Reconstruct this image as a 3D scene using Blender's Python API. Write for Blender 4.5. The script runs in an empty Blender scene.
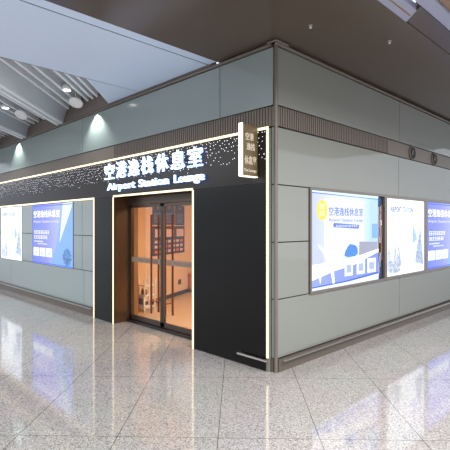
import bpy, math, random
from mathutils import Vector, Matrix
random.seed(7)
sc = bpy.context.scene
COL = sc.collection
PI = math.pi

# ------------------------------------------------------------------ materials
def srgb(r, g, b):
    f = lambda c: (c/12.92 if c <= .04045 else ((c+.055)/1.055)**2.4)
    return (f(r/255), f(g/255), f(b/255), 1)

def mat(name, col, rough=.5, metal=0., spec=.5, emit=None, es=0., coat=0., noise=0., nscale=6.):
    m = bpy.data.materials.new(name); m.use_nodes = True
    nt = m.node_tree; b = nt.nodes['Principled BSDF']
    b.inputs['Base Color'].default_value = col
    b.inputs['Roughness'].default_value = rough
    b.inputs['Metallic'].default_value = metal
    b.inputs['Specular IOR Level'].default_value = spec
    b.inputs['Coat Weight'].default_value = coat
    b.inputs['Coat Roughness'].default_value = .05
    if emit is not None:
        b.inputs['Emission Color'].default_value = emit
        b.inputs['Emission Strength'].default_value = es
    if noise > 0:
        tc = nt.nodes.new('ShaderNodeTexCoord'); n = nt.nodes.new('ShaderNodeTexNoise')
        n.inputs['Scale'].default_value = nscale; n.inputs['Detail'].default_value = 4
        nt.links.new(tc.outputs['Object'], n.inputs['Vector'])
        mx = nt.nodes.new('ShaderNodeMix'); mx.data_type = 'RGBA'
        mx.inputs['A'].default_value = tuple(c*(1-noise) for c in col[:3])+(1,)
        mx.inputs['B'].default_value = tuple(min(1, c*(1+noise)) for c in col[:3])+(1,)
        nt.links.new(n.outputs['Fac'], mx.inputs['Factor'])
        nt.links.new(mx.outputs['Result'], b.inputs['Base Color'])
    return m

def glow(name, col, s=1.0):            # a back-lit print or a lamp
    return mat(name, (.02, .02, .02, 1), .25, emit=col, es=s)

def gradient_glow(name, stops, axis, lo, hi, s=1.0):   # printed colour gradient on a back-lit film
    m = glow(name, (1, 1, 1, 1), s*1.3); nt = m.node_tree; b = nt.nodes['Principled BSDF']
    geo = nt.nodes.new('ShaderNodeNewGeometry'); sp = nt.nodes.new('ShaderNodeSeparateXYZ')
    nt.links.new(geo.outputs['Position'], sp.inputs[0])
    mr = nt.nodes.new('ShaderNodeMapRange'); mr.inputs['From Min'].default_value = lo; mr.inputs['From Max'].default_value = hi
    nt.links.new(sp.outputs[axis], mr.inputs['Value'])
    cr = nt.nodes.new('ShaderNodeValToRGB'); el = cr.color_ramp.elements
    el[0].position, el[0].color = stops[0]; el[1].position, el[1].color = stops[-1]
    for p, c in stops[1:-1]:
        e = el.new(p); e.color = c
    nt.links.new(mr.outputs[0], cr.inputs[0]); nt.links.new(cr.outputs[0], b.inputs['Emission Color'])
    return m

def terrazzo():
    m = mat('terrazzo', srgb(176, 168, 162), 1, spec=.9); nt = m.node_tree; b = nt.nodes['Principled BSDF']
    N = nt.nodes.new; L = nt.links.new
    b.inputs['IOR'].default_value = 1.7
    tc = N('ShaderNodeTexCoord')
    def vor(scale):
        v = N('ShaderNodeTexVoronoi'); v.inputs['Scale'].default_value = scale
        L(tc.outputs['Object'], v.inputs['Vector']); return v
    v1 = vor(120); sp = N('ShaderNodeSeparateColor'); L(v1.outputs['Color'], sp.inputs[0])
    cr = N('ShaderNodeValToRGB'); cr.color_ramp.interpolation = 'CONSTANT'
    cols = [(0, (108, 103, 100)), (.06, (141, 135, 131)), (.22, (160, 153, 148)), (.46, (171, 165, 160)), (.68, (181, 175, 171)), (.88, (194, 190, 187))]
    el = cr.color_ramp.elements
    el[0].position = 0; el[0].color = srgb(*cols[0][1]); el[1].position = .09; el[1].color = srgb(*cols[1][1])
    for p, c in cols[2:]:
        e = el.new(p); e.color = srgb(*c)
    L(sp.outputs[0], cr.inputs[0])
    n = N('ShaderNodeTexNoise'); n.inputs['Scale'].default_value = 1.1; n.inputs['Detail'].default_value = 3
    L(tc.outputs['Object'], n.inputs['Vector'])
    mx = N('ShaderNodeMix'); mx.data_type = 'RGBA'; mx.blend_type = 'MULTIPLY'; mx.inputs['Factor'].default_value = .18
    L(cr.outputs[0], mx.inputs['A']); L(n.outputs['Color'], mx.inputs['B'])
    # slab joints, laid diagonally to the shop
    mp = N('ShaderNodeMapping'); mp.inputs['Rotation'].default_value = (0, 0, JROT)
    mp.inputs['Location'].default_value = (JX, JY, 0)
    L(tc.outputs['Object'], mp.inputs['Vector'])
    br = N('ShaderNodeTexBrick'); br.offset = 0; br.squash = 1
    br.inputs['Scale'].default_value = 1; br.inputs['Mortar Size'].default_value = .0032; br.inputs['Mortar Smooth'].default_value = .3
    br.inputs['Brick Width'].default_value = .81; br.inputs['Row Height'].default_value = 1.385; br.inputs['Bias'].default_value = 0
    L(mp.outputs[0], br.inputs['Vector'])
    m2 = N('ShaderNodeMix'); m2.data_type = 'RGBA'
    L(br.outputs['Fac'], m2.inputs['Factor']); L(mx.outputs['Result'], m2.inputs['A'])
    m2.inputs['B'].default_value = srgb(66, 61, 59)
    L(m2.outputs['Result'], b.inputs['Base Color'])
    n2 = N('ShaderNodeTexNoise'); n2.inputs['Scale'].default_value = 2.2; n2.inputs['Detail'].default_value = 5
    L(tc.outputs['Object'], n2.inputs['Vector'])
    mr = N('ShaderNodeMapRange'); mr.inputs['To Min'].default_value = .04; mr.inputs['To Max'].default_value = .11
    L(n2.outputs['Fac'], mr.inputs['Value']); L(mr.outputs[0], b.inputs['Roughness'])
    return m

# camera frame of reference (used for the diagonal layout of slabs and ceiling slats: 45 degrees to the walls)
CAM = Vector((3.198, -3.935, 1.7)); RX = Vector((.6985, .7156, 0)); FW = Vector((-.7156, .6985, 0))
def diag(r, d, z): return Vector((CAM.x, CAM.y, 0)) + RX*r + FW*d + Vector((0, 0, z))
ja = math.atan2(RX.y, RX.x) - .027     # slab row direction
JROT = -ja
j0 = diag(-.865, 3.513, 0)             # a slab corner seen on the floor
JX = -(j0.x*math.cos(JROT) - j0.y*math.sin(JROT)); JY = -(j0.x*math.sin(JROT) + j0.y*math.cos(JROT))

M = {}
M['floor'] = terrazzo()
M['glass_front'] = mat('grey_green_glass', srgb(142, 152, 150), .12, spec=.6, noise=.03, nscale=.8)
M['glass_side'] = mat('grey_glass_panel', srgb(124, 125, 118), .05, spec=.6, noise=.03, nscale=.8)
M['brown'] = mat('bronze_cladding', srgb(111, 101, 92), .42, metal=.2, noise=.05)
M['core'] = mat('dark_backing', srgb(26, 24, 23), .7)
M['steel'] = mat('brushed_steel', srgb(168, 160, 154), .28, metal=.9)
M['boxframe'] = mat('bronze_steel_frame', srgb(136, 124, 114), .35, metal=.7)
M['trim'] = mat('taupe_trim', srgb(126, 117, 108), .4, metal=.3)
M['fascia'] = mat('black_gloss_panel', srgb(20, 19, 19), .22, spec=.16, noise=.06, nscale=2)
M['jamb'] = mat('bronze_jamb', srgb(92, 66, 46), .3, metal=.4)
M['led'] = glow('warm_led', (1, .82, .50, 1), 2.0)
M['star'] = mat('pinhole_light', srgb(230, 230, 235), .4, emit=srgb(236, 236, 245), es=2.2)
M['header'] = mat('lit_black_panel', srgb(42, 37, 35), .3, spec=.16, noise=.05, nscale=2)  # portal black lightened: pinhole and letter glow put into the base colour
M['kick'] = mat('bronze_kick_plate', srgb(98, 88, 79), .4, metal=.25)
M['halo'] = glow('blue_halo_light', (.14, .34, 1, 1), 5)
M['letter'] = glow('white_letter_light', (.70, .83, 1, 1), 2.4)
M['blade'] = mat('bronze_blade', srgb(106, 90, 66), .35, metal=.2)
M['bladelit'] = glow('blade_edge_light', srgb(255, 244, 226), 2.2)
M['bladetext'] = glow('blade_text_light', srgb(250, 232, 205), .75)
M['soffit'] = mat('brown_soffit', srgb(84, 72, 62), .28, spec=.4, noise=.04)
M['ceil_white'] = mat('pale_ceiling_panel', srgb(208, 225, 250), .45, noise=.01)
M['void'] = mat('ceiling_void', srgb(30, 29, 29), .8)
M['slat'] = mat('white_slat', srgb(236, 240, 246), .4)
M['beam'] = mat('grey_beam', srgb(190, 198, 206), .45)
M['bulkhead'] = mat('brown_bulkhead', srgb(120, 110, 104), .5)
M['tan'] = mat('tan_wood', srgb(140, 114, 90), .45)
M['lilac'] = mat('lilac_panel', srgb(158, 160, 182), .4)
M['sage'] = mat('sage_panel', srgb(170, 180, 160), .5)
M['lampwhite'] = mat('white_lamp_body', srgb(225, 225, 225), .4)
M['lamplens'] = glow('lamp_lens', srgb(255, 250, 240), 6)
M['peach'] = mat('peach_wall', srgb(226, 190, 158), .6, noise=.02)
M['peachfloor'] = mat('beige_floor', srgb(212, 178, 142), .3)
M['ochre'] = mat('ochre_wall', srgb(158, 112, 72), .6)
M['skirt'] = mat('black_skirting', srgb(28, 25, 24), .5)
M['doorframe'] = mat('dark_door_metal', srgb(78, 68, 60), .32, metal=.6)
M['blackrail'] = mat('black_rail', srgb(22, 20, 20), .35)
M['copper'] = mat('copper_bar', srgb(132, 74, 44), .3, metal=.8)
M['navy'] = mat('navy_print', srgb(30, 30, 66), .4)
M['navyline'] = mat('grey_print', srgb(130, 130, 160), .5)
M['pinkprint'] = mat('pale_pink_print', srgb(226, 190, 180), .5)
M['emblem'] = mat('orange_print', srgb(226, 110, 60), .5)
M['white'] = mat('white_plastic', srgb(236, 230, 222), .4)
M['orange'] = mat('orange_leather', srgb(208, 112, 46), .5)
M['bottle'] = mat('amber_bottle', srgb(150, 90, 60), .2)
M['band'] = mat('frosted_film', srgb(150, 126, 108), .6)
M['bandtext'] = mat('frosted_text', srgb(110, 98, 96), .6)
M['dark'] = mat('dark_hole', srgb(14, 13, 13), .6)
g = bpy.data.materials.new('door_glass'); g.use_nodes = True
gn = g.node_tree; gn.nodes.clear()
o_ = gn.nodes.new('ShaderNodeOutputMaterial'); t_ = gn.nodes.new('ShaderNodeBsdfTransparent'); s_ = gn.nodes.new('ShaderNodeBsdfGlossy')
s_.inputs['Roughness'].default_value = .02
t_.inputs['Color'].default_value = (.92, .93, .92, 1)
x_ = gn.nodes.new('ShaderNodeMixShader'); x_.inputs[0].default_value = .05
gn.links.new(t_.outputs[0], x_.inputs[1]); gn.links.new(s_.outputs[0], x_.inputs[2]); gn.links.new(x_.outputs[0], o_.inputs[0])
M['glass'] = g

# ------------------------------------------------------------------ geometry helpers
class MB:
    def __init__(s): s.v = []; s.f = []
    def box(s, x0, x1, y0, y1, z0, z1):
        x0, x1 = min(x0, x1), max(x0, x1); y0, y1 = min(y0, y1), max(y0, y1); z0, z1 = min(z0, z1), max(z0, z1)
        n = len(s.v)
        s.v += [(x0,y0,z0),(x1,y0,z0),(x1,y1,z0),(x0,y1,z0),(x0,y0,z1),(x1,y0,z1),(x1,y1,z1),(x0,y1,z1)]
        s.f += [tuple(n+i for i in q) for q in ((0,3,2,1),(4,5,6,7),(0,1,5,4),(1,2,6,5),(2,3,7,6),(3,0,4,7))]
        return s
    def loft(s, a, b):                       # two matching rings -> closed solid
        n = len(s.v); k = len(a); s.v += [tuple(p) for p in a] + [tuple(p) for p in b]
        s.f.append(tuple(n+i for i in reversed(range(k)))); s.f.append(tuple(n+k+i for i in range(k)))
        for i in range(k):
            j = (i+1) % k; s.f.append((n+i, n+j, n+k+j, n+k+i))
        return s
    def prism(s, poly, fn, n0, n1):          # poly in wall coordinates, fn maps (u, z, n) to the world
        return s.loft([fn(u, z, n0) for u, z in poly], [fn(u, z, n1) for u, z in poly])
    def rect(s, u0, u1, z0, z1, fn, n0, n1): return s.prism([(u0,z0),(u1,z0),(u1,z1),(u0,z1)], fn, n0, n1)
    def disc(s, u, z, r, fn, n0, n1, k=20, rz=None):
        return s.prism([(u+r*math.cos(2*PI*i/k), z+(rz or r)*math.sin(2*PI*i/k)) for i in range(k)], fn, n0, n1)
    def tube(s, p, q, r, k=12, r2=None):
        p = Vector(p); q = Vector(q); d = (q-p).normalized(); a = d.orthogonal().normalized(); b = d.cross(a)
        ring = lambda c, rr: [c+a*rr*math.cos(2*PI*i/k)+b*rr*math.sin(2*PI*i/k) for i in range(k)]
        return s.loft(ring(p, r), ring(q, r2 if r2 is not None else r))
    def profile(s, c, axis, prof, k=20):     # a turned shape: prof = [(distance along axis, radius), ...]
        c = Vector(c); d = Vector(axis).normalized(); a = d.orthogonal().normalized(); b = d.cross(a)
        n = len(s.v)
        for t, r in prof:
            s.v += [tuple(c+d*t+a*r*math.cos(2*PI*i/k)+b*r*math.sin(2*PI*i/k)) for i in range(k)]
        for m in range(len(prof)-1):
            for i in range(k):
                j = (i+1) % k; s.f.append((n+m*k+i, n+m*k+j, n+m*k+k+j, n+m*k+k+i))
        s.f.append(tuple(n+i for i in reversed(range(k)))); e = n+(len(prof)-1)*k; s.f.append(tuple(e+i for i in range(k)))
        return s
    def text(s, body, u0, u1, z0, z1, fn, n0, n1, bold=0.):
        cu = bpy.data.curves.new('t', 'FONT'); cu.body = body; cu.size = 1; cu.resolution_u = 3
        cu.offset = bold; cu.extrude = .5
        ob = bpy.data.objects.new('t', cu); COL.objects.link(ob)
        dg = bpy.context.evaluated_depsgraph_get(); dg.update()
        me = bpy.data.meshes.new_from_object(ob.evaluated_get(dg))
        vs = [v.co.copy() for v in me.vertices]; fs = [tuple(p.vertices) for p in me.polygons]
        bpy.data.objects.remove(ob); bpy.data.curves.remove(cu); bpy.data.meshes.remove(me)
        if not vs: return s
        ax, bx_ = min(v.x for v in vs), max(v.x for v in vs); ay, by = min(v.y for v in vs), max(v.y for v in vs)
        n = len(s.v)
        for v in vs:
            s.v.append(tuple(fn(u0+(v.x-ax)/(bx_-ax)*(u1-u0), z0+(v.y-ay)/(by-ay)*(z1-z0), n0+(v.z+.5)*(n1-n0))))
        s.f += [tuple(n+i for i in f) for f in fs]
        return s

ORG = {}
def obj(name, mb, m, parent=None, bevel=0., smooth=False):
    org = ORG[parent.name] if parent else Vector((0, 0, 0))
    me = bpy.data.meshes.new(name); me.from_pydata([tuple(Vector(v)-org) for v in mb.v], [], mb.f)
    import bmesh
    bm = bmesh.new(); bm.from_mesh(me); bmesh.ops.recalc_face_normals(bm, faces=bm.faces); bm.to_mesh(me); bm.free()
    me.materials.append(m)
    if smooth:
        for p in me.polygons: p.use_smooth = len(p.vertices) == 4
    o = bpy.data.objects.new(name, me); COL.objects.link(o)
    if parent: o.parent = parent
    ORG[o.name] = org
    if bevel:
        b = o.modifiers.new('bevel', 'BEVEL'); b.width = bevel; b.segments = 2; b.limit_method = 'ANGLE'
    return o
def tag(o, label, cat, group=None, kind=None):
    o['label'] = label; o['category'] = cat
    if group: o['group'] = group
    if kind: o['kind'] = kind
    return o
def thing(name, loc, label, cat, group=None, kind=None):
    o = bpy.data.objects.new(name, None); COL.objects.link(o); o.location = loc; o.empty_display_size = .1
    ORG[o.name] = Vector(loc)
    return tag(o, label, cat, group, kind)
def struct(o, label=None):
    o['kind'] = 'structure'
    if label: o['label'] = label
    return o
def sthing(name, loc=(0, 0, 0), label=None):
    o = bpy.data.objects.new(name, None); COL.objects.link(o); o.location = loc; ORG[o.name] = Vector(loc)
    return struct(o, label)

def words(name, body, u0, u1, z0, z1, fn, n0, n1, bold, m, p):     # one mesh for each word of a line
    ws_ = body.split(); tot = sum(len(w_) for w_ in ws_)+.9*(len(ws_)-1); u = u0
    for w_ in ws_:
        du = (u1-u0)*len(w_)/tot; lo = z0-(z1-z0)*.28 if any(c in 'pgyq' for c in w_) else z0
        obj(name, MB().text(w_, u, u+du, lo, z1, fn, n0, n1, bold), m, p); u += du+(u1-u0)*.9/tot

FR = lambda u, z, n: Vector((u, -n, z))        # front wall, facing -Y
SD = lambda u, z, n: Vector((n, u, z))         # side wall, facing +X

# ------------------------------------------------------------------ floor
struct(obj('floor', MB().box(-22, 12, -14, 14, -.05, 0), M['floor']), 'polished speckled terrazzo floor with thin slab joints')

# ------------------------------------------------------------------ front wall
H = 3.8; XL = -14.; YR = 9.
wf = sthing('wall_front', (0, 0, 0), 'front wall of pale grey green glass panels under a bronze band')
c = MB(); c.box(XL, -3.56, .02, .2, 0, H).box(-1.40, -.02, .02, .2, 0, H).box(-3.56, -1.40, .02, .2, 2.25, H)
obj('backing', c, M['core'], wf)
G = .006
def panel(u0, u1, z0, z1, fn, parent, m):
    obj('glass_panel', MB().rect(u0+G, u1-G, z0+G, z1-G, fn, -.019, 0), m, parent, bevel=.002)
for a, b in ((XL, -8.82), (-8.82, -4.79), (-4.79, -.93), (-.93, -.03)):
    panel(a, b, 3.09, 3.77, FR, wf, M['glass_front'])
for a, b in ((XL, -8.76), (-8.76, -4.72), (-4.72, -4.19)):
    panel(a, b, .15, .83, FR, wf, M['glass_front'])
for a, b in ((XL, -9.52), (-7.96, -7.30), (-5.17, -4.80), (-4.80, -4.19)):
    for z0, z1 in ((.83, 1.5), (1.5, 2.20)):
        panel(a, b, z0, z1, FR, wf, M['glass_front'])
for z0, z1 in ((.15, .84), (.84, 1.5), (1.5, 2.17), (2.17, 2.84)):
    panel(-.062, -.018, z0, z1, FR, wf, M['glass_front'])
def ribbed(fn, u0, u1, r0, r1, parent):
    b = MB().rect(u0, u1, 2.85, 3.08, fn, -.015, -.004)
    n = int((r1-r0)/.045)
    for i in range(n):
        u = r0 + .045*i
        b.prism([(u, 2.852), (u+.026, 2.852), (u+.026, 3.078), (u, 3.078)], fn, -.004, .008)
    obj('ribbed_band', b, M['brown'], parent)
ribbed(FR, XL, -.02, -3.6, -.03, wf)

# ------------------------------------------------------------------ side wall
ws = sthing('wall_side', (0, 0, 0), 'side wall of grey glass panels with a bronze band')
obj('backing', MB().box(-.2, -.02, .2, YR, 0, H).box(-.2, -.02, .02, .2, 0, H), M['core'], ws)
for a, b in ((.03, 3.275), (3.275, 5.43), (5.43, YR)):
    panel(a, b, 3.09, 3.77, SD, ws, M['glass_side'])
for a, b in ((.03, 3.24), (3.24, YR)):
    panel(a, b, 2.17, 2.84, SD, ws, M['glass_side'])
for a, b in ((.03, 3.28), (3.28, 7.2), (7.2, YR)):
    panel(a, b, .15, .835, SD, ws, M['glass_side'])
for z0, z1 in ((.835, 1.498), (1.498, 2.17)):
    panel(.03, .66, z0, z1, SD, ws, M['glass_side'])
panel(6.62, YR, .835, 2.17, SD, ws, M['glass_side'])
ribbed(SD, .02, YR, .04, 2.9, ws)

# trims and skirting
t = MB(); t.box(XL, .01, -.025, .05, 3.775, 3.805).box(-.05, .025, -.025, YR, 3.775, 3.805)
struct(obj('trim_1', t, M['trim'], bevel=.004), 'taupe top trim around the shop roofline')
struct(obj('trim_2', MB().box(-.10, .045, -.045, .2, 3.806, 3.82), M['trim'], bevel=.008), 'small taupe cap plate over the corner')
post = MB(); post.tube((.008, -.004, 0), (.008, -.004, 3.775), .020, 16); post.box(-.006, .012, -.012, .03, 0, 3.775)
struct(obj('trim_3', post, M['brown'], smooth=False), 'slim bronze corner post')
struct(obj('baseboard_front', MB().box(XL, -4.24, -.03, .02, 0, .15).box(-.06, -.02, -.02, .02, 0, .15), M['kick'], bevel=.004), 'bronze kick plate under the front panels')
struct(obj('baseboard_side', MB().box(-.02, .03, .03, YR, 0, .14), M['kick'], bevel=.004), 'bronze kick plate under the side wall')

def rail(fn, u0, u1, z, label, n0=.02):
    loc = fn((u0+u1)/2, z, n0)
    r = thing('bumper_rail', loc, label, 'rail', 'steel bumper rails')
    m = MB().tube(fn(u0, z, n0+.045), fn(u1, z, n0+.045), .0145, 14)
    obj('bar', m, M['steel'], r, bevel=.003)
    k = max(2, int((u1-u0)/1.2)+1)
    for i in range(k):
        u = u0+.06+(u1-u0-.12)*i/(k-1)
        obj('bracket', MB().tube(fn(u, z, n0), fn(u, z, n0+.045), .009, 8), M['steel'], r)
rail(FR, XL, -4.30, .15, 'long steel bumper rail along the front wall below its two posters', .03)
rail(FR, -.52, -.045, .135, 'short steel bumper rail stub at the foot of the black panel', .05)
rail(SD, .06, YR, .135, 'long steel bumper rail along the side wall below the posters', .03)

# ------------------------------------------------------------------ black entrance portal
DX0, DX1, DZ = -3.53, -1.42, 2.185
pt = thing('entrance_portal', (-2.475, -.03, 0), 'black glossy shopfront portal with dotted header and warm light outline', 'shopfront')
obj('header_panel', MB().box(XL, -.066, -.05, -.022, 2.19, 2.822), M['header'], pt, bevel=.002)
obj('pier_panel', MB().box(-4.22, DX0, -.05, -.022, 0, 2.19), M['fascia'], pt, bevel=.002)
obj('pier_panel', MB().box(DX1, -.066, -.05, -.022, 0, 2.19), M['fascia'], pt, bevel=.002)
obj('return_strip', MB().box(-.066, -.061, -.05, -.002, 0, 2.822), M['glass_side'], pt)
obj('return_strip', MB().box(-4.228, -4.22, -.022, -.002, 0, 2.19), M['fascia'], pt)
struct(obj('trim_6', MB().box(DX0-.03, DX0, -.022, .36, 0, 2.185), M['jamb']), 'left bronze door reveal')
struct(obj('trim_7', MB().box(DX1, DX1+.03, -.022, .36, 0, 2.185), M['jamb']), 'right bronze door reveal')
struct(obj('trim_8', MB().box(DX0-.03, DX1+.03, -.022, .36, DZ, 2.22), M['fascia']), 'dark underside above the glass doors')
w = .03
for r in ((XL, -.062, 2.81, 2.81+w), (-.062-w, -.062, .16, 2.81), (XL, -4.215, 2.172, 2.172+w), (-4.215-w, -4.215, 0, 2.172),
          (DX0-.006, DX1+.006, DZ-.006, DZ-.006+w), (DX0-w+.006, DX0+.006, 0, DZ-.006), (DX1-.006, DX1+w-.006, 0, DZ-.006)):
    obj('led_strip', MB().rect(*r, FR, .0505, .056), M['led'], pt)
obj('end_cap', MB().rect(-.062-w, -.062, 0, .157, FR, .0505, .056), M['trim'], pt)
st = MB()
for i in range(200):
    for k in range(8):
        u = -.105-.058*i-(.029 if k % 2 else 0); z = 2.785-.05*k
        d = (2.785-z)/.36
        if random.random() < d**1.6*.92: continue
        u += random.uniform(-.02, .02); z += random.uniform(-.018, .012); s = random.uniform(.0055, .0085); a = random.random()*PI
        st.prism([(u+s*math.cos(a+q), z+s*math.sin(a+q)) for q in (0, 2*PI/3, 4*PI/3)], FR, .0502, .0515)
so = obj('pinhole_lights', st, M['star'], pt); so['kind'] = 'stuff'

sg = thing('shop_sign', (-2.51, -.06, 2.27), 'large glowing white raised lettering on the black header above the glass doors', 'sign')
cw = (3.845-1.195)/7
for i, ch in enumerate('空港逸栈休息室'):
    u0 = -3.775+cw*i
    c_ = obj('character', MB().text(ch, u0+.035, u0+cw-.035, 2.487, 2.757, FR, .09, .11, .007), M['letter'], sg)
    obj('halo_light', MB().text(ch, u0+.045, u0+cw-.045, 2.497, 2.747, FR, .074, .082, -.006), M['halo'], c_)
for wd, a, b, z0 in (('Airport', -3.665, -2.795, 2.262), ('Station', -2.685, -1.915, 2.296), ('Lounge', -1.775, -1.135, 2.262)):
    c_ = obj('word', MB().text(wd, a, b, z0, 2.415, FR, .09, .105, .016), M['letter'], sg)
    obj('halo_light', MB().text(wd, a, b, z0, 2.415, FR, .074, .082, -.004), M['halo'], c_)
for z in (2.60, 2.345): obj('mounting_rail', MB().box(-3.72, -1.24, -.085, -.057, z, z+.005), M['core'], sg)

# blade sign
bl = thing('blade_sign', (-.245, -.05, 2.56), 'small bronze blade sign with glowing edge jutting out above the black panel', 'sign')
obj('body', MB().box(-.275, -.222, -.315, -.0575, 2.268, 2.862), M['blade'], bl, bevel=.003)
e = MB(); e.box(-.277, -.220, -.326, -.314, 2.262, 2.868); e.box(-.277, -.220, -.316, -.0575, 2.258, 2.268)
obj('lit_edge', e, M['bladelit'], bl)
BS = lambda u, z, n: Vector((-.222+n, u, z))
obj('lettering', MB().text('空港', -.27, -.13, 2.68, 2.765, BS, 0, .004, .008), M['bladetext'], bl)
obj('lettering', MB().text('逸栈', -.25, -.11, 2.565, 2.65, BS, 0, .004, .008), M['bladetext'], bl)
obj('lettering', MB().text('休息室', -.285, -.085, 2.40, 2.50, BS, 0, .004, .008), M['bladetext'], bl)
obj('lettering', MB().text('The Lounge', -.295, -.085, 2.305, 2.35, BS, 0, .004, .008), M['bladetext'], bl)

# ------------------------------------------------------------------ glass doors
struct(obj('trim_4', MB().box(DX0, DX1, .24, .34, 2.055, DZ), M['doorframe'], bevel=.004), 'dark metal door head')
struct(obj('trim_5', MB().box(DX0, DX1, .215, .36, 0, .045), M['blackrail'], bevel=.004), 'black door threshold')
def door(name, a, b, hx, label):
    d = thing(name, ((a+b)/2, .28, .045), label, 'door', kind='structure')
    f = MB(); f.box(a, a+.05, .262, .298, .05, 2.05).box(b-.05, b, .262, .298, .05, 2.05).box(a, b, .262, .298, 2.0, 2.05).box(a, b, .262, .298, .05, .13)
    obj('frame', f, M['doorframe'], d, bevel=.003)
    obj('glass', MB().box(a+.045, b-.045, .276, .284, .125, 2.005), M['glass'], d)
    for y0, s in ((.262, -1), (.298, 1)):
        h = MB(); y = y0+s*.055
        h.tube((hx, y, .25), (hx, y, 1.87), .017, 14)
        hd = obj('handle', h, M['copper'], d, bevel=.003)
        for z in (.45, 1.66):
            obj('standoff', MB().tube((hx, y, z), (hx, .28, z), .011, 10), M['copper'], hd)
    bm_ = MB().box(a+.05, b-.05, .2735, .2755, 1.055, 1.145)
    bd = obj('frosted_band', bm_, M['band'], d)
    words('lettering', 'Airport Station Lounge', a+.28, b-.12, 1.08, 1.13, FR, -.2735, -.2725, .01, M['bandtext'], bd)
door('door_1', DX0+.01, -2.558, -2.776, 'left glass door leaf with tall copper bar handle')
door('door_2', -2.548, DX1-.01, -2.395, 'right glass door leaf with tall copper bar handle')

# ------------------------------------------------------------------ lounge interior behind the doors
struct(obj('floor', MB().box(-9, -.2, .36, 7.5, 0, .02), M['peachfloor']), 'warm beige floor inside the lounge')
A = Vector((-4.2, .72, 0)); dA = Vector((-.4516, .969, 0)).normalized(); nA = Vector((dA.y, -dA.x, 0))
def AW(u, z, n): return A + dA*u + nA*n + Vector((0, 0, z))
struct(obj('wall_left', MB().rect(0, 6.5, .02, 2.8, AW, -.1, 0), M['peach']), 'peach wall inside the lounge')
struct(obj('wall_right', MB().box(-4.6, -3.80, .50, .62, .02, 2.8), M['ochre']), 'ochre wall stub beside the door')
struct(obj('wall_back', MB().box(-8.5, -.2, 6.6, 6.7, .02, 2.8), M['peach']), 'far peach wall inside the lounge')
struct(obj('ceiling', MB().box(-9, -.2, .2, 7.5, 2.8, 2.85), M['white']), 'lounge ceiling')
struct(obj('baseboard_left', MB().rect(.25, 6.4, .02, .11, AW, 0, .015), M['skirt']), 'black skirting inside the lounge')

def u_on_wall(x, y):                       # place along the slanting lounge wall where a sight line meets it
    d = RX*((x-225)/437)+FW; P = CAM.xy; a = dA.xy; q = (A.xy-P)
    det = d.x*(-a.y)+a.x*d.y; t_ = (q.x*(-a.y)+a.x*q.y)/det; u_ = (d.x*q.y-d.y*q.x)/det
    return u_, 1.7+(224.7-y)/437*t_
def lounge_poster(x0, x1, y0, y1, label):
    u0, zt = u_on_wall(x0, y0); u1, _ = u_on_wall(x1, y0); _, zb = u_on_wall(x0, y1)
    p = thing('wall_poster', AW((u0+u1)/2, zb, 0), label, 'poster', 'dark posters inside the lounge')
    obj('sheet', MB().rect(u0, u1, zb, zt, AW, .002, .012), M['navy'], p)
    um = (u0+u1)/2; h = zt-zb; wd = u1-u0
    obj('emblem', MB().disc(um, zt-.14*h, .06*h, AW, .012, .015), M['emblem'], p)
    ln = MB()
    for k in range(8): ln.rect(u0+.12*wd, u1-.12*wd-.03*(k % 3), zb+h*(.1+.065*k), zb+h*(.125+.065*k), AW, .012, .014)
    obj('print', ln, M['navyline'], p)
lounge_poster(152.3, 162.6, 204, 224.6, 'dark blue poster with orange emblem behind the left door leaf')
lounge_poster(163.4, 174.3, 204, 224.6, 'dark blue poster with orange emblem behind the middle of the doors')
lounge_poster(175.1, 184, 205, 225, 'dark blue poster with orange emblem, third and farthest along the peach wall')
u0, zt = u_on_wall(152.3, 226); u1, _ = u_on_wall(184, 226); _, zb = u_on_wall(152.3, 256)
nb = thing('notice_board', AW((u0+u1)/2, zb, 0), 'wide dark blue notice board with rows of pictures below the posters', 'board')
obj('board', MB().rect(u0, u1, zb, zt, AW, .002, .014), M['navy'], nb)
h = zt-zb
for i in range(3):
    a = u0+(u1-u0)*(.06+.33*i); obj('panel_print', MB().rect(a, a+(u1-u0)*.24, zb+h*.62, zb+h*.9, AW, .014, .017), M['pinkprint'], nb)
for k in range(3):
    for i in range(7):
        a = u0+(u1-u0)*(.05+.132*i)
        obj('picture', MB().rect(a, a+(u1-u0)*.085, zb+h*(.08+.17*k), zb+h*(.17+.17*k), AW, .014, .017), M['pinkprint' if (i+2*k) % 5 else 'emblem'], nb)
uo, zo = u_on_wall(179.5, 281.5)
ou = thing('power_outlet', AW(uo, zo, 0), 'black square power outlet low on the peach wall', 'outlet')
obj('plate', MB().rect(uo-.07, uo+.07, zo-.06, zo+.06, AW, 0, .012), M['skirt'], ou, bevel=.003)
obj('socket', MB().disc(uo, zo, .03, AW, .0121, .016), M['dark'], ou)
# orange stool at the end of the wall
us, _ = u_on_wall(187.5, 285)
def cube_seat():
    c0 = AW(us+.3, 0, .34); s = thing('ottoman', (c0.x, c0.y, .02), 'orange padded ottoman on the lounge floor by the wall', 'ottoman')
    b = MB().loft([AW(us+u, .07, .04+n) for u, n in ((0, 0), (.6, 0), (.6, .6), (0, .6))], [AW(us+u, .42, .04+n) for u, n in ((0, 0), (.6, 0), (.6, .6), (0, .6))])
    obj('body', b, M['orange'], s, bevel=.03)
    b = MB().loft([AW(us+u, .42, .04+n) for u, n in ((-.01, -.01), (.61, -.01), (.61, .61), (-.01, .61))], [AW(us+u, .52, .04+n) for u, n in ((-.01, -.01), (.61, -.01), (.61, .61), (-.01, .61))])
    obj('cushion', b, M['orange'], s, bevel=.035)
    for u in (.05, .55):
        for n in (.05, .55): obj('leg', MB().tube(AW(us+u, .02, .04+n), AW(us+u, .08, .04+n), .02), M['skirt'], s)
cube_seat()
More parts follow.
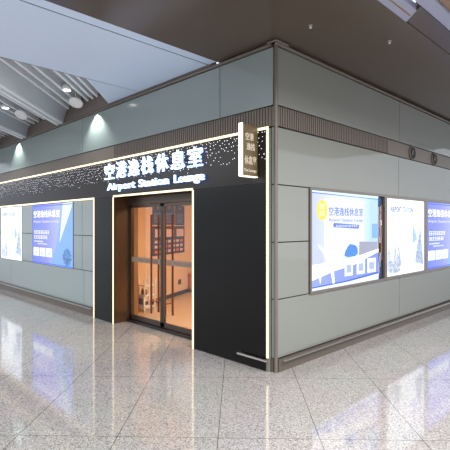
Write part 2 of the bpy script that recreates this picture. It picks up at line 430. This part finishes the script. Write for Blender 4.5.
# small display rack with bottles
rk = thing('display_rack', (-3.98, 1.0, .02), 'small white display rack standing inside the left door', 'rack')
rx0, rx1, ry0, ry1 = -4.08, -3.86, .80, 1.06
r_ = MB()
for x in (rx0, rx1-.02):
    for y in (ry0, ry1-.02): r_.box(x, x+.02, y, y+.02, .02, .66)
obj('frame', r_, M['white'], rk)
for z in (.10, .33, .52): obj('shelf', MB().box(rx0, rx1, ry0, ry1, z, z+.02), M['white'], rk)
obj('front_panel', MB().box(rx0, rx1, ry0-.012, ry0, .08, .34), M['white'], rk)
obj('label_plate', MB().box(rx0+.04, rx1-.03, ry0-.016, ry0-.012, .17, .29), M['navyline'], rk)
for i in range(3):
    x = rx0+.045+.065*i
    b = thing('bottle', (x, ry0+.07, .35), ('amber bottle on the white rack at the end nearest the wall', 'amber bottle on the white rack between two others', 'amber bottle on the white rack at the end nearest the door handles')[i], 'bottle', 'bottles on the rack')
    obj('body', MB().profile((x, ry0+.07, .35), (0, 0, 1), [(0, .02), (.004, .024), (.08, .024), (.10, .011), (.12, .010)], 12), M['bottle'], b)
    obj('cap', MB().tube((x, ry0+.07, .47), (x, ry0+.07, .485), .012), M['white'], b)

# ------------------------------------------------------------------ light boxes
W = lambda r, g, b, s=1.: glow('print_%d_%d_%d_%d' % (r, g, b, int(s*100)), srgb(r, g, b), s*1.3)
PM = {}
def ink(r, g, b, s=1.):
    k = (r, g, b, s)
    if k not in PM: PM[k] = W(r, g, b, s)
    return PM[k]
def noisy_ink(c0, c1, scale, s=1.):
    m = glow('grainy_print', (1, 1, 1, 1), s); nt = m.node_tree
    tc = nt.nodes.new('ShaderNodeTexCoord'); v = nt.nodes.new('ShaderNodeTexVoronoi'); v.inputs['Scale'].default_value = scale
    sp = nt.nodes.new('ShaderNodeSeparateColor'); mx = nt.nodes.new('ShaderNodeMix'); mx.data_type = 'RGBA'
    mx.inputs['A'].default_value = srgb(*c0); mx.inputs['B'].default_value = srgb(*c1)
    nt.links.new(tc.outputs['Object'], v.inputs['Vector']); nt.links.new(v.outputs['Color'], sp.inputs[0])
    nt.links.new(sp.outputs[0], mx.inputs['Factor']); nt.links.new(mx.outputs['Result'], nt.nodes['Principled BSDF'].inputs['Emission Color'])
    return m
def squiggle(mb, u0, u1, z0, z1, fn, n0, n1, n):   # a line of small print too fine to read
    wd = (u1-u0)/n
    for i in range(n):
        a = u0+wd*i+wd*.08; b = u0+wd*(i+1)-wd*.08; h = z1-z0
        for q in (0.02, .42, .82): mb.rect(a, b-random.random()*wd*.25, z0+h*q, z0+h*(q+.16), fn, n0, n1)
        x = a+(b-a)*random.uniform(.15, .75); mb.rect(x, x+wd*.14, z0, z1, fn, n0, n1)

def framed(fn, u0, u1, z0, z1, t_, d, box, m):
    f = MB(); f.rect(u0, u0+t_, z0, z1, fn, -.018, d).rect(u1-t_, u1, z0, z1, fn, -.018, d).rect(u0+t_, u1-t_, z0, z0+t_, fn, -.018, d).rect(u0+t_, u1-t_, z1-t_, z1, fn, -.018, d)
    obj('frame', f, m, box, bevel=.003)

def poster_blue(fn, axis, u0, z0, z1, box, wd=2.085):
    n = .004; U = lambda a: u0+a; k = (z1-z0)/1.33
    Z = lambda z: z0+(z-.83)*k
    base = gradient_glow('violet_print', [(0, srgb(84, 106, 240)), (.35, srgb(118, 126, 238)), (.62, srgb(150, 158, 246)), (1, srgb(126, 172, 248))], axis, u0, u0+wd, 1.0)
    p = obj('poster', MB().rect(U(0), U(wd), z0, z1, fn, -.016, n), base, box)
    L1, L2 = (n+.0004, n+.002), (n+.0024, n+.004)
    sky = MB().prism([(U(1.66), z1), (U(wd), z1), (U(wd), z0), (U(.98), z0), (U(1.28), Z(1.2))], fn, *L1)
    obj('picture', sky, ink(112, 158, 238), p)
    obj('light_streak', MB().prism([(U(1.63), z1), (U(wd), z1), (U(2.0), Z(2.0)), (U(1.47), Z(1.33))], fn, *L2), ink(206, 226, 252), p)
    pts = []
    for i in range(36):
        q = 2*PI*i/36; rr = 1 if i % 3 else .72+.2*random.random()
        pts.append((U(1.83+.21*rr*math.cos(q)), Z(1.04+.19*rr*math.sin(q))))
    pl = MB().prism(pts, fn, *L2)
    obj('plant_picture', pl, noisy_ink((30, 104, 150), (96, 150, 224), 26), p)
    for a in (.845, 2.118): obj('dark_line', MB().rect(U(0), U(wd), Z(a), Z(a+.016), fn, n+.0044, n+.006), ink(40, 70, 200), p)
    obj('heading', MB().text('空港逸栈休息室', U(.06), U(1.48), Z(1.87), Z(2.03), fn, *L2, .006), ink(250, 250, 255, 1.15), p)
    words('subtitle', 'Airport Station Lounge', U(.06), U(1.45), Z(1.755), Z(1.81), fn, *L2, .006, ink(206, 210, 252), p)
    for a, b, c0, c1, k_ in ((.09, .94, 1.50, 1.58, 9), (.09, .86, 1.39, 1.465, 8), (.10, .62, 1.315, 1.345, 12), (.3, .84, 1.265, 1.29, 12)):
        s = MB(); squiggle(s, U(a), U(b), Z(c0), Z(c1), fn, *L2, k_); obj('small_print', s, ink(238, 240, 255), p)
    for a in (.06, .42, .78):
        obj('photo_print', MB().rect(U(a), U(a+.31), Z(1.0), Z(1.19), fn, *L2), ink(240, 246, 255), p)
        obj('photo_detail', MB().rect(U(a+.06), U(a+.24), Z(1.03), Z(1.11), fn, n+.0044, n+.006), ink(190, 204, 246), p)

def poster_white(fn, axis, u0, z0, z1, box, wd):
    n = .004; k = wd/1.49; U = lambda a: u0+(a-2.80)*k; Z = lambda z: z0+(z-.87)*(z1-z0)/1.24
    base = gradient_glow('white_print', [(0, srgb(236, 246, 255)), (.5, srgb(240, 250, 255)), (1, srgb(216, 232, 255))], axis, u0, u0+wd, 1.15)
    p = obj('poster', MB().rect(u0, u0+wd, z0, z1, fn, -.016, n), base, box)
    L1, L2 = (n+.0004, n+.002), (n+.0024, n+.004)
    obj('heading', MB().text('AIRPORT STATION', U(2.93), U(3.79), Z(1.895), Z(1.985), fn, *L1, .01), ink(16, 44, 140), p)
    sail = MB().prism([(U(3.80), Z(1.70)), (U(3.98), Z(1.44)), (U(3.78), Z(1.36))], fn, *L1)
    obj('sail_picture', sail, ink(140, 182, 236), p)
    tw = MB().prism([(U(4.12), Z(1.62)), (U(4.25), Z(.98)), (U(3.88), Z(1.04)), (U(3.98), Z(1.34))], fn, *L1)
    obj('tower_picture', tw, noisy_ink((132, 152, 192), (206, 222, 244), 34, 1.), p)
    lw = MB(); lw.prism([(U(2.84), Z(.93)), (U(2.84), Z(1.30)), (U(2.89), Z(1.34)), (U(2.93), Z(1.12)), (U(3.04), Z(1.10)), (U(3.06), Z(1.34)), (U(3.11), Z(1.42)), (U(3.15), Z(1.15)), (U(3.20), Z(1.36)), (U(3.26), Z(1.30)), (U(3.32), Z(1.06)), (U(3.27), Z(.93)), (U(3.1), Z(.90))], fn, *L1)
    obj('temple_picture', lw, noisy_ink((160, 178, 208), (232, 240, 252), 30, 1.), p)

def poster_plane(box):
    fn, n, u0, u1, z0, z1 = SD, .004, .70, 2.50, .862, 2.142
    base = gradient_glow('photo_print', [(0, srgb(178, 190, 226)), (.3, srgb(206, 214, 238)), (.65, srgb(206, 220, 240)), (1, srgb(146, 192, 244))], 1, u0, u1, 1.02)
    p = obj('poster', MB().rect(u0, u1, z0, z1, fn, -.016, n), base, box)
    def L(k): return (n+.0004+.002*k, n+.002+.002*k)
    obj('top_glow_strip', MB().prism([(u0, 2.125), (u1, 2.112), (u1, z1), (u0, z1)], fn, *L(1)), ink(206, 236, 255), p)
    obj('backdrop', MB().rect(1.00, 2.06, 1.30, 2.05, fn, *L(0)), ink(222, 227, 246), p)
    obj('window_picture', MB().rect(2.24, 2.48, 1.45, 2.05, fn, *L(0)), ink(168, 200, 240), p)
    obj('chair_picture', MB().rect(2.30, 2.48, 1.50, 1.72, fn, *L(1)), ink(112, 164, 226), p)
    obj('cabinet_picture', MB().prism([(1.90, 1.20), (2.47, 1.27), (2.47, 1.44), (1.92, 1.46)], fn, *L(1)), ink(146, 148, 170), p)
    obj('furniture_picture', MB().rect(.72, .98, 1.15, 1.38, fn, *L(0)), ink(186, 194, 222), p)
    obj('stool_picture', MB().prism([(1.50,1.27),(1.60,1.245),(1.80,1.255),(1.87,1.29),(1.86,1.37),(1.80,1.41),(1.66,1.43),(1.54,1.39)], fn, *L(2)), ink(48, 124, 206), p)
    low = MB().prism([(u0, .88), (u1, .945), (u1, 1.30), (1.75, 1.16), (1.25, 1.13), (u0, 1.10)], fn, *L(2))
    obj('blue_ground', low, gradient_glow('ground_print', [(0, srgb(140, 158, 240)), (1, srgb(104, 130, 226))], 1, u0, u1), p)
    obj('cloud_sweep', MB().prism([(u0, 1.192), (1.0, 1.195), (1.53, 1.207), (u1, 1.334), (u1, 1.285), (1.75, 1.13), (1.25, 1.08), (u0, .99)], fn, *L(3)), ink(250, 252, 255, 1.1), p)
    pl = MB().prism([(.84, 1.45), (.90, 1.43), (1.19, 1.25), (1.30, 1.28), (1.47, 1.385), (1.60, 1.42), (1.40, 1.235), (1.215, 1.13), (1.24, .917), (1.195, .911), (1.13, 1.13), (.94, 1.10), (.895, .933), (.86, 1.07), (u0, 1.06), (u0, 1.15), (1.08, 1.22)], fn, *L(4))
    obj('airliner_picture', pl, ink(253, 254, 255, 1.1), p)
    obj('edge_line', MB().prism([(u0, 2.108), (u1, 2.092), (u1, 2.100), (u0, 2.118)], fn, *L(2)), ink(40, 84, 196), p)
    obj('edge_line', MB().prism([(u0, .893), (1.6, .905), (u1, .95), (u1, .975), (1.6, .925), (u0, .908)], fn, *L(3)), ink(40, 84, 196), p)
    obj('bottom_strip', MB().prism([(u0, z0), (u1, z0), (u1, .95), (1.6, .905), (u0, .893)], fn, *L(3)), ink(224, 238, 255), p)
    obj('badge', MB().disc(.945, 1.895, .125, fn, *L(3), 24, .135), ink(250, 206, 60, 1.05), p)
    for a in (1.82, 1.91):
        s = MB(); squiggle(s, .88, 1.01, a, a+.065, fn, *L(4), 2); obj('badge_text', s, ink(255, 250, 226), p)
    obj('heading', MB().text('空港逸栈休息室', 1.10, 2.02, 1.825, 1.945, fn, *L(3), .004), ink(62, 100, 212), p)
    words('subtitle', 'Airport Station Lounge', 1.10, 2.02, 1.748, 1.79, fn, *L(3), .004, ink(90, 116, 186), p)
    pill = [(1.24+.03*math.cos(a), 1.698+.03*math.sin(a)) for a in [PI/2+PI*i/8 for i in range(9)]]+[(1.87+.03*math.cos(a), 1.675+.03*math.sin(a)) for a in [-PI/2+PI*i/8 for i in range(9)]]
    obj('pill_label', MB().prism(pill, fn, *L(3)), ink(84, 110, 204), p)
    s = MB(); squiggle(s, 1.27, 1.85, 1.672, 1.70, fn, *L(4), 11); obj('pill_text', s, ink(220, 228, 252), p)
    for a, b in ((1.50, 1.72), (1.83, 2.07), (2.145, 2.41)):
        obj('photo_print', MB().rect(a, b, .985, 1.20, fn, *L(4)), ink(240, 244, 255), p)
        obj('photo_detail', MB().rect(a+.05, b-.05, 1.03, 1.14, fn, *L(5)), ink(160, 174, 214), p)
    # the open bay to the right of the print, with its wiring in view
    obj('bay_back', MB().rect(2.51, 2.65, .865, 2.135, fn, -.018, -.014), mat('bay_blue', srgb(34, 62, 110), .5), box)
    for i in range(7):
        a = 2.53+.018*i; m = MB(); z = .9+.05*i; pts = []
        for q in range(9): pts.append(SD(a+random.uniform(-.016, .016), z+.135*q*(1-.04*i), -.006+.002*i))
        for p0, p1 in zip(pts, pts[1:]): m.tube(p0, p1, .004, 6)
        obj('cable', m, (mat('cable_orange', srgb(214, 138, 60), .5), mat('cable_pale', srgb(206, 210, 220), .5), mat('cable_dark', srgb(40, 42, 54), .5))[(0, 1, 2, 1, 2, 0, 2)[i]], box)
    obj('power_pack', MB().rect(2.55, 2.63, 1.28, 1.42, fn, -.013, .004), M['skirt'], box)
    obj('terminal_block', MB().rect(2.60, 2.64, 1.70, 1.78, fn, -.013, .004), M['white'], box)

lb = thing('light_box', (-8.75, 0, .80), 'white backlit light box on the front wall beyond the violet one', 'light box', 'backlit posters')
framed(FR, -9.51, -7.965, .80, 2.165, .014, .002, lb, M['skirt']); poster_white(FR, 0, -9.496, .814, 2.16, lb, 1.517)
lb = thing('light_box', (-6.235, 0, .80), 'violet backlit light box on the front wall, closest to the glass doors', 'light box', 'backlit posters')
framed(FR, -7.29, -5.18, .815, 2.17, .012, .002, lb, M['skirt']); poster_blue(FR, 0, -7.278, .827, 2.16, lb)
lb = thing('light_box', (0, 1.69, .82), 'light box with white airliner and yellow badge, first from the corner', 'light box', 'backlit posters')
framed(SD, .668, 2.735, .825, 2.178, .034, .022, lb, M['boxframe']); poster_plane(lb)
lb = thing('light_box', (0, 3.56, .82), 'white backlit light box on the side wall between airliner and violet ones', 'light box', 'backlit posters')
framed(SD, 2.74, 4.375, .825, 2.178, .045, .022, lb, M['boxframe']); poster_white(SD, 1, 2.80, .87, 2.13, lb, 1.50)
lb = thing('light_box', (0, 5.48, .82), 'violet backlit light box on the side wall, farthest from the corner', 'light box', 'backlit posters')
framed(SD, 4.38, 6.61, .825, 2.178, .045, .022, lb, M['boxframe']); poster_blue(SD, 1, 4.43, .87, 2.13, lb, 2.13)

# ------------------------------------------------------------------ air nozzles in the bronze band
for y, lab in ((3.776, 'round dark air nozzle in the bronze band, first from the corner'), (4.788, 'round dark air nozzle in the bronze band, second from the corner')):
    z = 2.965; nz = thing('air_nozzle', (0, y, z), lab, 'air vent', 'air nozzles in the band')
    obj('ring', MB().profile((-.004, y, z), (1, 0, 0), [(0, .125), (.02, .122), (.026, .112), (.012, .104)], 28), M['brown'], nz, smooth=True)
    obj('throat', MB().profile((.0085, y, z), (1, 0, 0), [(0, .104), (.012, .102)], 24), M['dark'], nz)
    obj('core', MB().profile((.0205, y-.04, z), (1, .25, -.1), [(0, .046), (.014, .043), (.018, .036)], 20), M['brown'], nz)
    obj('outlet_hole', MB().profile((.042, y-.03, z), (1, .25, -.1), [(0, .022), (.003, .021)], 16), M['dark'], nz)

# ------------------------------------------------------------------ ceiling
CZ = 3.835
cl = sthing('ceiling', (0, 0, 0), 'ceiling of brown soffit, pale panels and diagonal white slats')
obj('soffit', MB().box(-.97, 1.24, -12, 17, CZ, 4.05), M['soffit'], cl)
obj('edge_strip', MB().loft([(-1.12, -12, CZ), (-.97, -12, CZ), (-.97, -12, CZ+.03), (-1.12, -12, CZ+.03)], [(-1.12, -.03, CZ), (-.97, -.03, CZ), (-.97, -.03, CZ+.03), (-1.12, -.03, CZ+.03)]), M['ceil_white'], cl)  # soffit bevel laid flat, pale colour standing for the light it catches
obj('pale_panel', MB().box(-2.76, -1.145, -12, -.03, CZ, CZ+.03), M['ceil_white'], cl)
obj('joint_strip', MB().box(-1.14, -1.112, -12, -.03, CZ+.004, CZ+.02), M['core'], cl)
obj('joint_strip', MB().box(-2.785, -2.76, -12, -.03, CZ+.004, CZ+.02), M['core'], cl)
obj('corner_panel', MB().loft([(-2.78, -.90, CZ), (-2.78, -.03, CZ), (-3.74, -.03, CZ)], [(-2.78, -.90, CZ+.03), (-2.78, -.03, CZ+.03), (-3.74, -.03, CZ+.03)]), M['ceil_white'], cl)
obj('void_cover', MB().box(XL-2, -.97, -12, .2, 4.62, 4.7), M['void'], cl)
obj('bulkhead', MB().box(XL, -1.1, -.012, .1, 3.82, 4.62), M['bulkhead'], cl)
def dcl(r): return ((3.198+.6985*r+2.79)/.7156, (3.915-.7156*r)/.6985)   # from the pale panel to the wall
def bar(r0, r1, z0, z1, rb=None, dmin=-4.):
    """a bar running diagonally; (r0, r1) at the top, rb at the bottom if the sides slope"""
    b0, b1 = rb or (r0, r1)
    def pts(r, z, e):
        d0, d1 = dcl(r); d0 = max(d0, dmin); d1 = min(d1, (CAM.x-XL+.6985*r)/.7156)
        return diag(r, d0 if e == 0 else d1, z)
    A0 = [pts(r0, z1, 0), pts(r1, z1, 0), pts(b1, z0, 0), pts(b0, z0, 0)]
    A1 = [pts(r0, z1, 1), pts(r1, z1, 1), pts(b1, z0, 1), pts(b0, z0, 1)]
    return MB().loft(A0, A1)
obj('slat', bar(-2.06, -2.03, 3.87, 4.15), M['slat'], cl)
for k in range(6):
    o = -1.425*k
    for r in (-2.31, -2.435, -2.56, -2.79, -2.97, -3.14):
        obj('slat', bar(o+r-.05, o+r, 4.04, 4.20), M['slat'], cl)
    obj('beam', bar(o-3.66, o-3.19, 3.82, 4.09, (o-3.60, o-3.33)), M['beam'], cl)
    obj('slat', bar(o-3.43, o-3.36, 3.805, 3.82), M['slat'], cl)
    obj('slat', bar(o-3.56, o-3.49, 3.805, 3.82), M['slat'], cl)
# far right: edge of the next slatted bay over the concourse
obj('edge_panel', MB().loft([(1.245, -12, CZ-.005), (1.42, -12, CZ-.005), (1.42, .46, CZ-.005), (1.245, .63, CZ-.005)], [(1.245, -12, CZ+.06), (1.42, -12, CZ+.06), (1.42, .46, CZ+.06), (1.245, .63, CZ+.06)]), M['lilac'], cl)
obj('edge_slot', MB().box(1.325, 1.34, -12, .52, CZ-.009, CZ-.005), M['tan'], cl)
obj('edge_recess', MB().loft([(1.242, .64, CZ+.01), (1.47, .43, CZ+.01), (1.47, YR, CZ+.01), (1.242, YR, CZ+.01)], [(1.242, .64, CZ+.1), (1.47, .43, CZ+.1), (1.47, YR, CZ+.1), (1.242, YR, CZ+.1)]), M['soffit'], cl)
obj('bay_strip', MB().box(1.49, 1.62, -12, YR, CZ-.005, CZ+.1), M['lilac'], cl)
obj('bay_strip', MB().box(1.63, 1.76, -12, YR, CZ+.02, CZ+.1), M['tan'], cl)
obj('bay_strip', MB().box(1.77, 2.0, -12, YR, CZ+.03, CZ+.1), M['sage'], cl)

# spotlights in the slot between the slats
def spotlight(r, d, z, lab):
    p = diag(r, d, z); s = thing('ceiling_spotlight', p, lab, 'spotlight', 'ceiling spotlights')
    obj('stem', MB().tube(p+Vector((0, 0, .08)), p+Vector((0, 0, .6)), .012), M['lampwhite'], s)
    obj('housing', MB().profile(p+Vector((0, 0, .002)), (0, 0, 1), [(0, .066), (.0, .07), (.07, .07), (.10, .045)], 18), M['lampwhite'], s, smooth=True)
    obj('lens', MB().profile(p+Vector((0, 0, -.004)), (0, 0, 1), [(0, .06), (.005, .062)], 18), M['lamplens'], s)
spotlight(-2.70, 7.46, 4.0, 'lit round spotlight in the slot beside the white ceiling slats')
spotlight(-4.32, 8.6, 4.0, 'lit round spotlight between the two grey ceiling beams')
def dish(r, d, z, lab):
    p = diag(r, d, z); s = thing('reflector_disc', p, lab, 'reflector', 'round ceiling reflectors')
    obj('stem', MB().tube(p+Vector((0, 0, .03)), p+Vector((0, 0, .72)), .008), M['lampwhite'], s)
    obj('disc', MB().profile(p, (-.40, .55, 1), [(0, .10), (.012, .125), (.03, .125), (.04, .10)], 26), M['lampwhite'], s, smooth=True)
dish(-2.70, 7.90, 3.90, 'white round reflector disc hanging near the corner of the pale ceiling panel')
dish(-4.10, 8.78, 3.90, 'small white round reflector disc hanging between the two grey beams')

# sprinklers on the soffit
for x, y, lab in ((.492, -.016, 'small chrome sprinkler on the brown soffit nearer the corner'), (.903, .973, 'small chrome sprinkler on the brown soffit farther from the corner')):
    s = thing('sprinkler', (x, y, CZ), lab, 'sprinkler', 'soffit sprinklers')
    obj('rosette', MB().profile((x, y, CZ), (0, 0, -1), [(0, .022), (.006, .021), (.012, .012)], 18), M['steel'], s)
    obj('head', MB().profile((x, y, CZ-.012), (0, 0, -1), [(0, .008), (.014, .008), (.015, .014), (.018, .014)], 14), M['lampwhite'], s)

# ceiling of the concourse beyond the soffit
HZ = 5.3
struct(obj('ceiling', MB().box(2.0, 10, -12, 17, HZ, HZ+.1), mat('warm_grey_ceiling', srgb(150, 142, 128), .6)), 'higher ceiling over the concourse')

# ------------------------------------------------------------------ light
def area(name, loc, size, power, col, rot=(0, 0, 0), sy=None):
    l = bpy.data.lights.new(name, 'AREA'); l.energy = power; l.color = col; l.shape = 'RECTANGLE'; l.size = size; l.size_y = sy or size
    o = bpy.data.objects.new(name, l); COL.objects.link(o); o.location = loc; o.rotation_euler = rot; return o
area('lounge_lamp', (-.85, 2.9, 2.78), 1.0, 330, (1, .72, .48), sy=4.4)
area('hall_fill', (5.2, -2.5, 5.2), 4, 1700, (.97, .98, 1), sy=11)  # unseen area light added over the concourse to raise the general brightness
area('hall_fill', (-6.5, -5.2, 3.7), 7, 520, (.94, .97, 1), sy=3.6)  # unseen fill added to brighten the left front wall, floor and slats
def spot(loc, target, power, ang, col):
    l = bpy.data.lights.new('wall_washer', 'SPOT'); l.energy = power; l.spot_size = math.radians(ang); l.spot_blend = .6; l.color = col; l.shadow_soft_size = .02
    o = bpy.data.objects.new('wall_washer', l); COL.objects.link(o); o.location = loc
    o.rotation_euler = (Vector(target)-Vector(loc)).to_track_quat('-Z', 'Y').to_euler()
for x in (-4.2, -8.2):
    spot((x, -.15, 3.81), (x, -.02, 2.9), 62, 108, (.92, 1, .96))

wd_ = bpy.data.worlds.new('World'); sc.world = wd_; wd_.use_nodes = True
bg = wd_.node_tree.nodes['Background']; bg.inputs[0].default_value = (.84, .90, 1.0, 1); bg.inputs[1].default_value = 1.25

cam = bpy.data.cameras.new('Camera'); co = bpy.data.objects.new('Camera', cam); COL.objects.link(co)
co.location = CAM; cam.sensor_width = 36; cam.lens = 36*437/450; cam.clip_start = .05
co.rotation_euler = FW.to_track_quat('-Z', 'Y').to_euler()
sc.camera = co
sc.view_settings.view_transform = 'Standard'; sc.view_settings.look = 'None'
sc.view_settings.exposure = 0; sc.view_settings.gamma = 1; sc.view_settings.use_curve_mapping = False
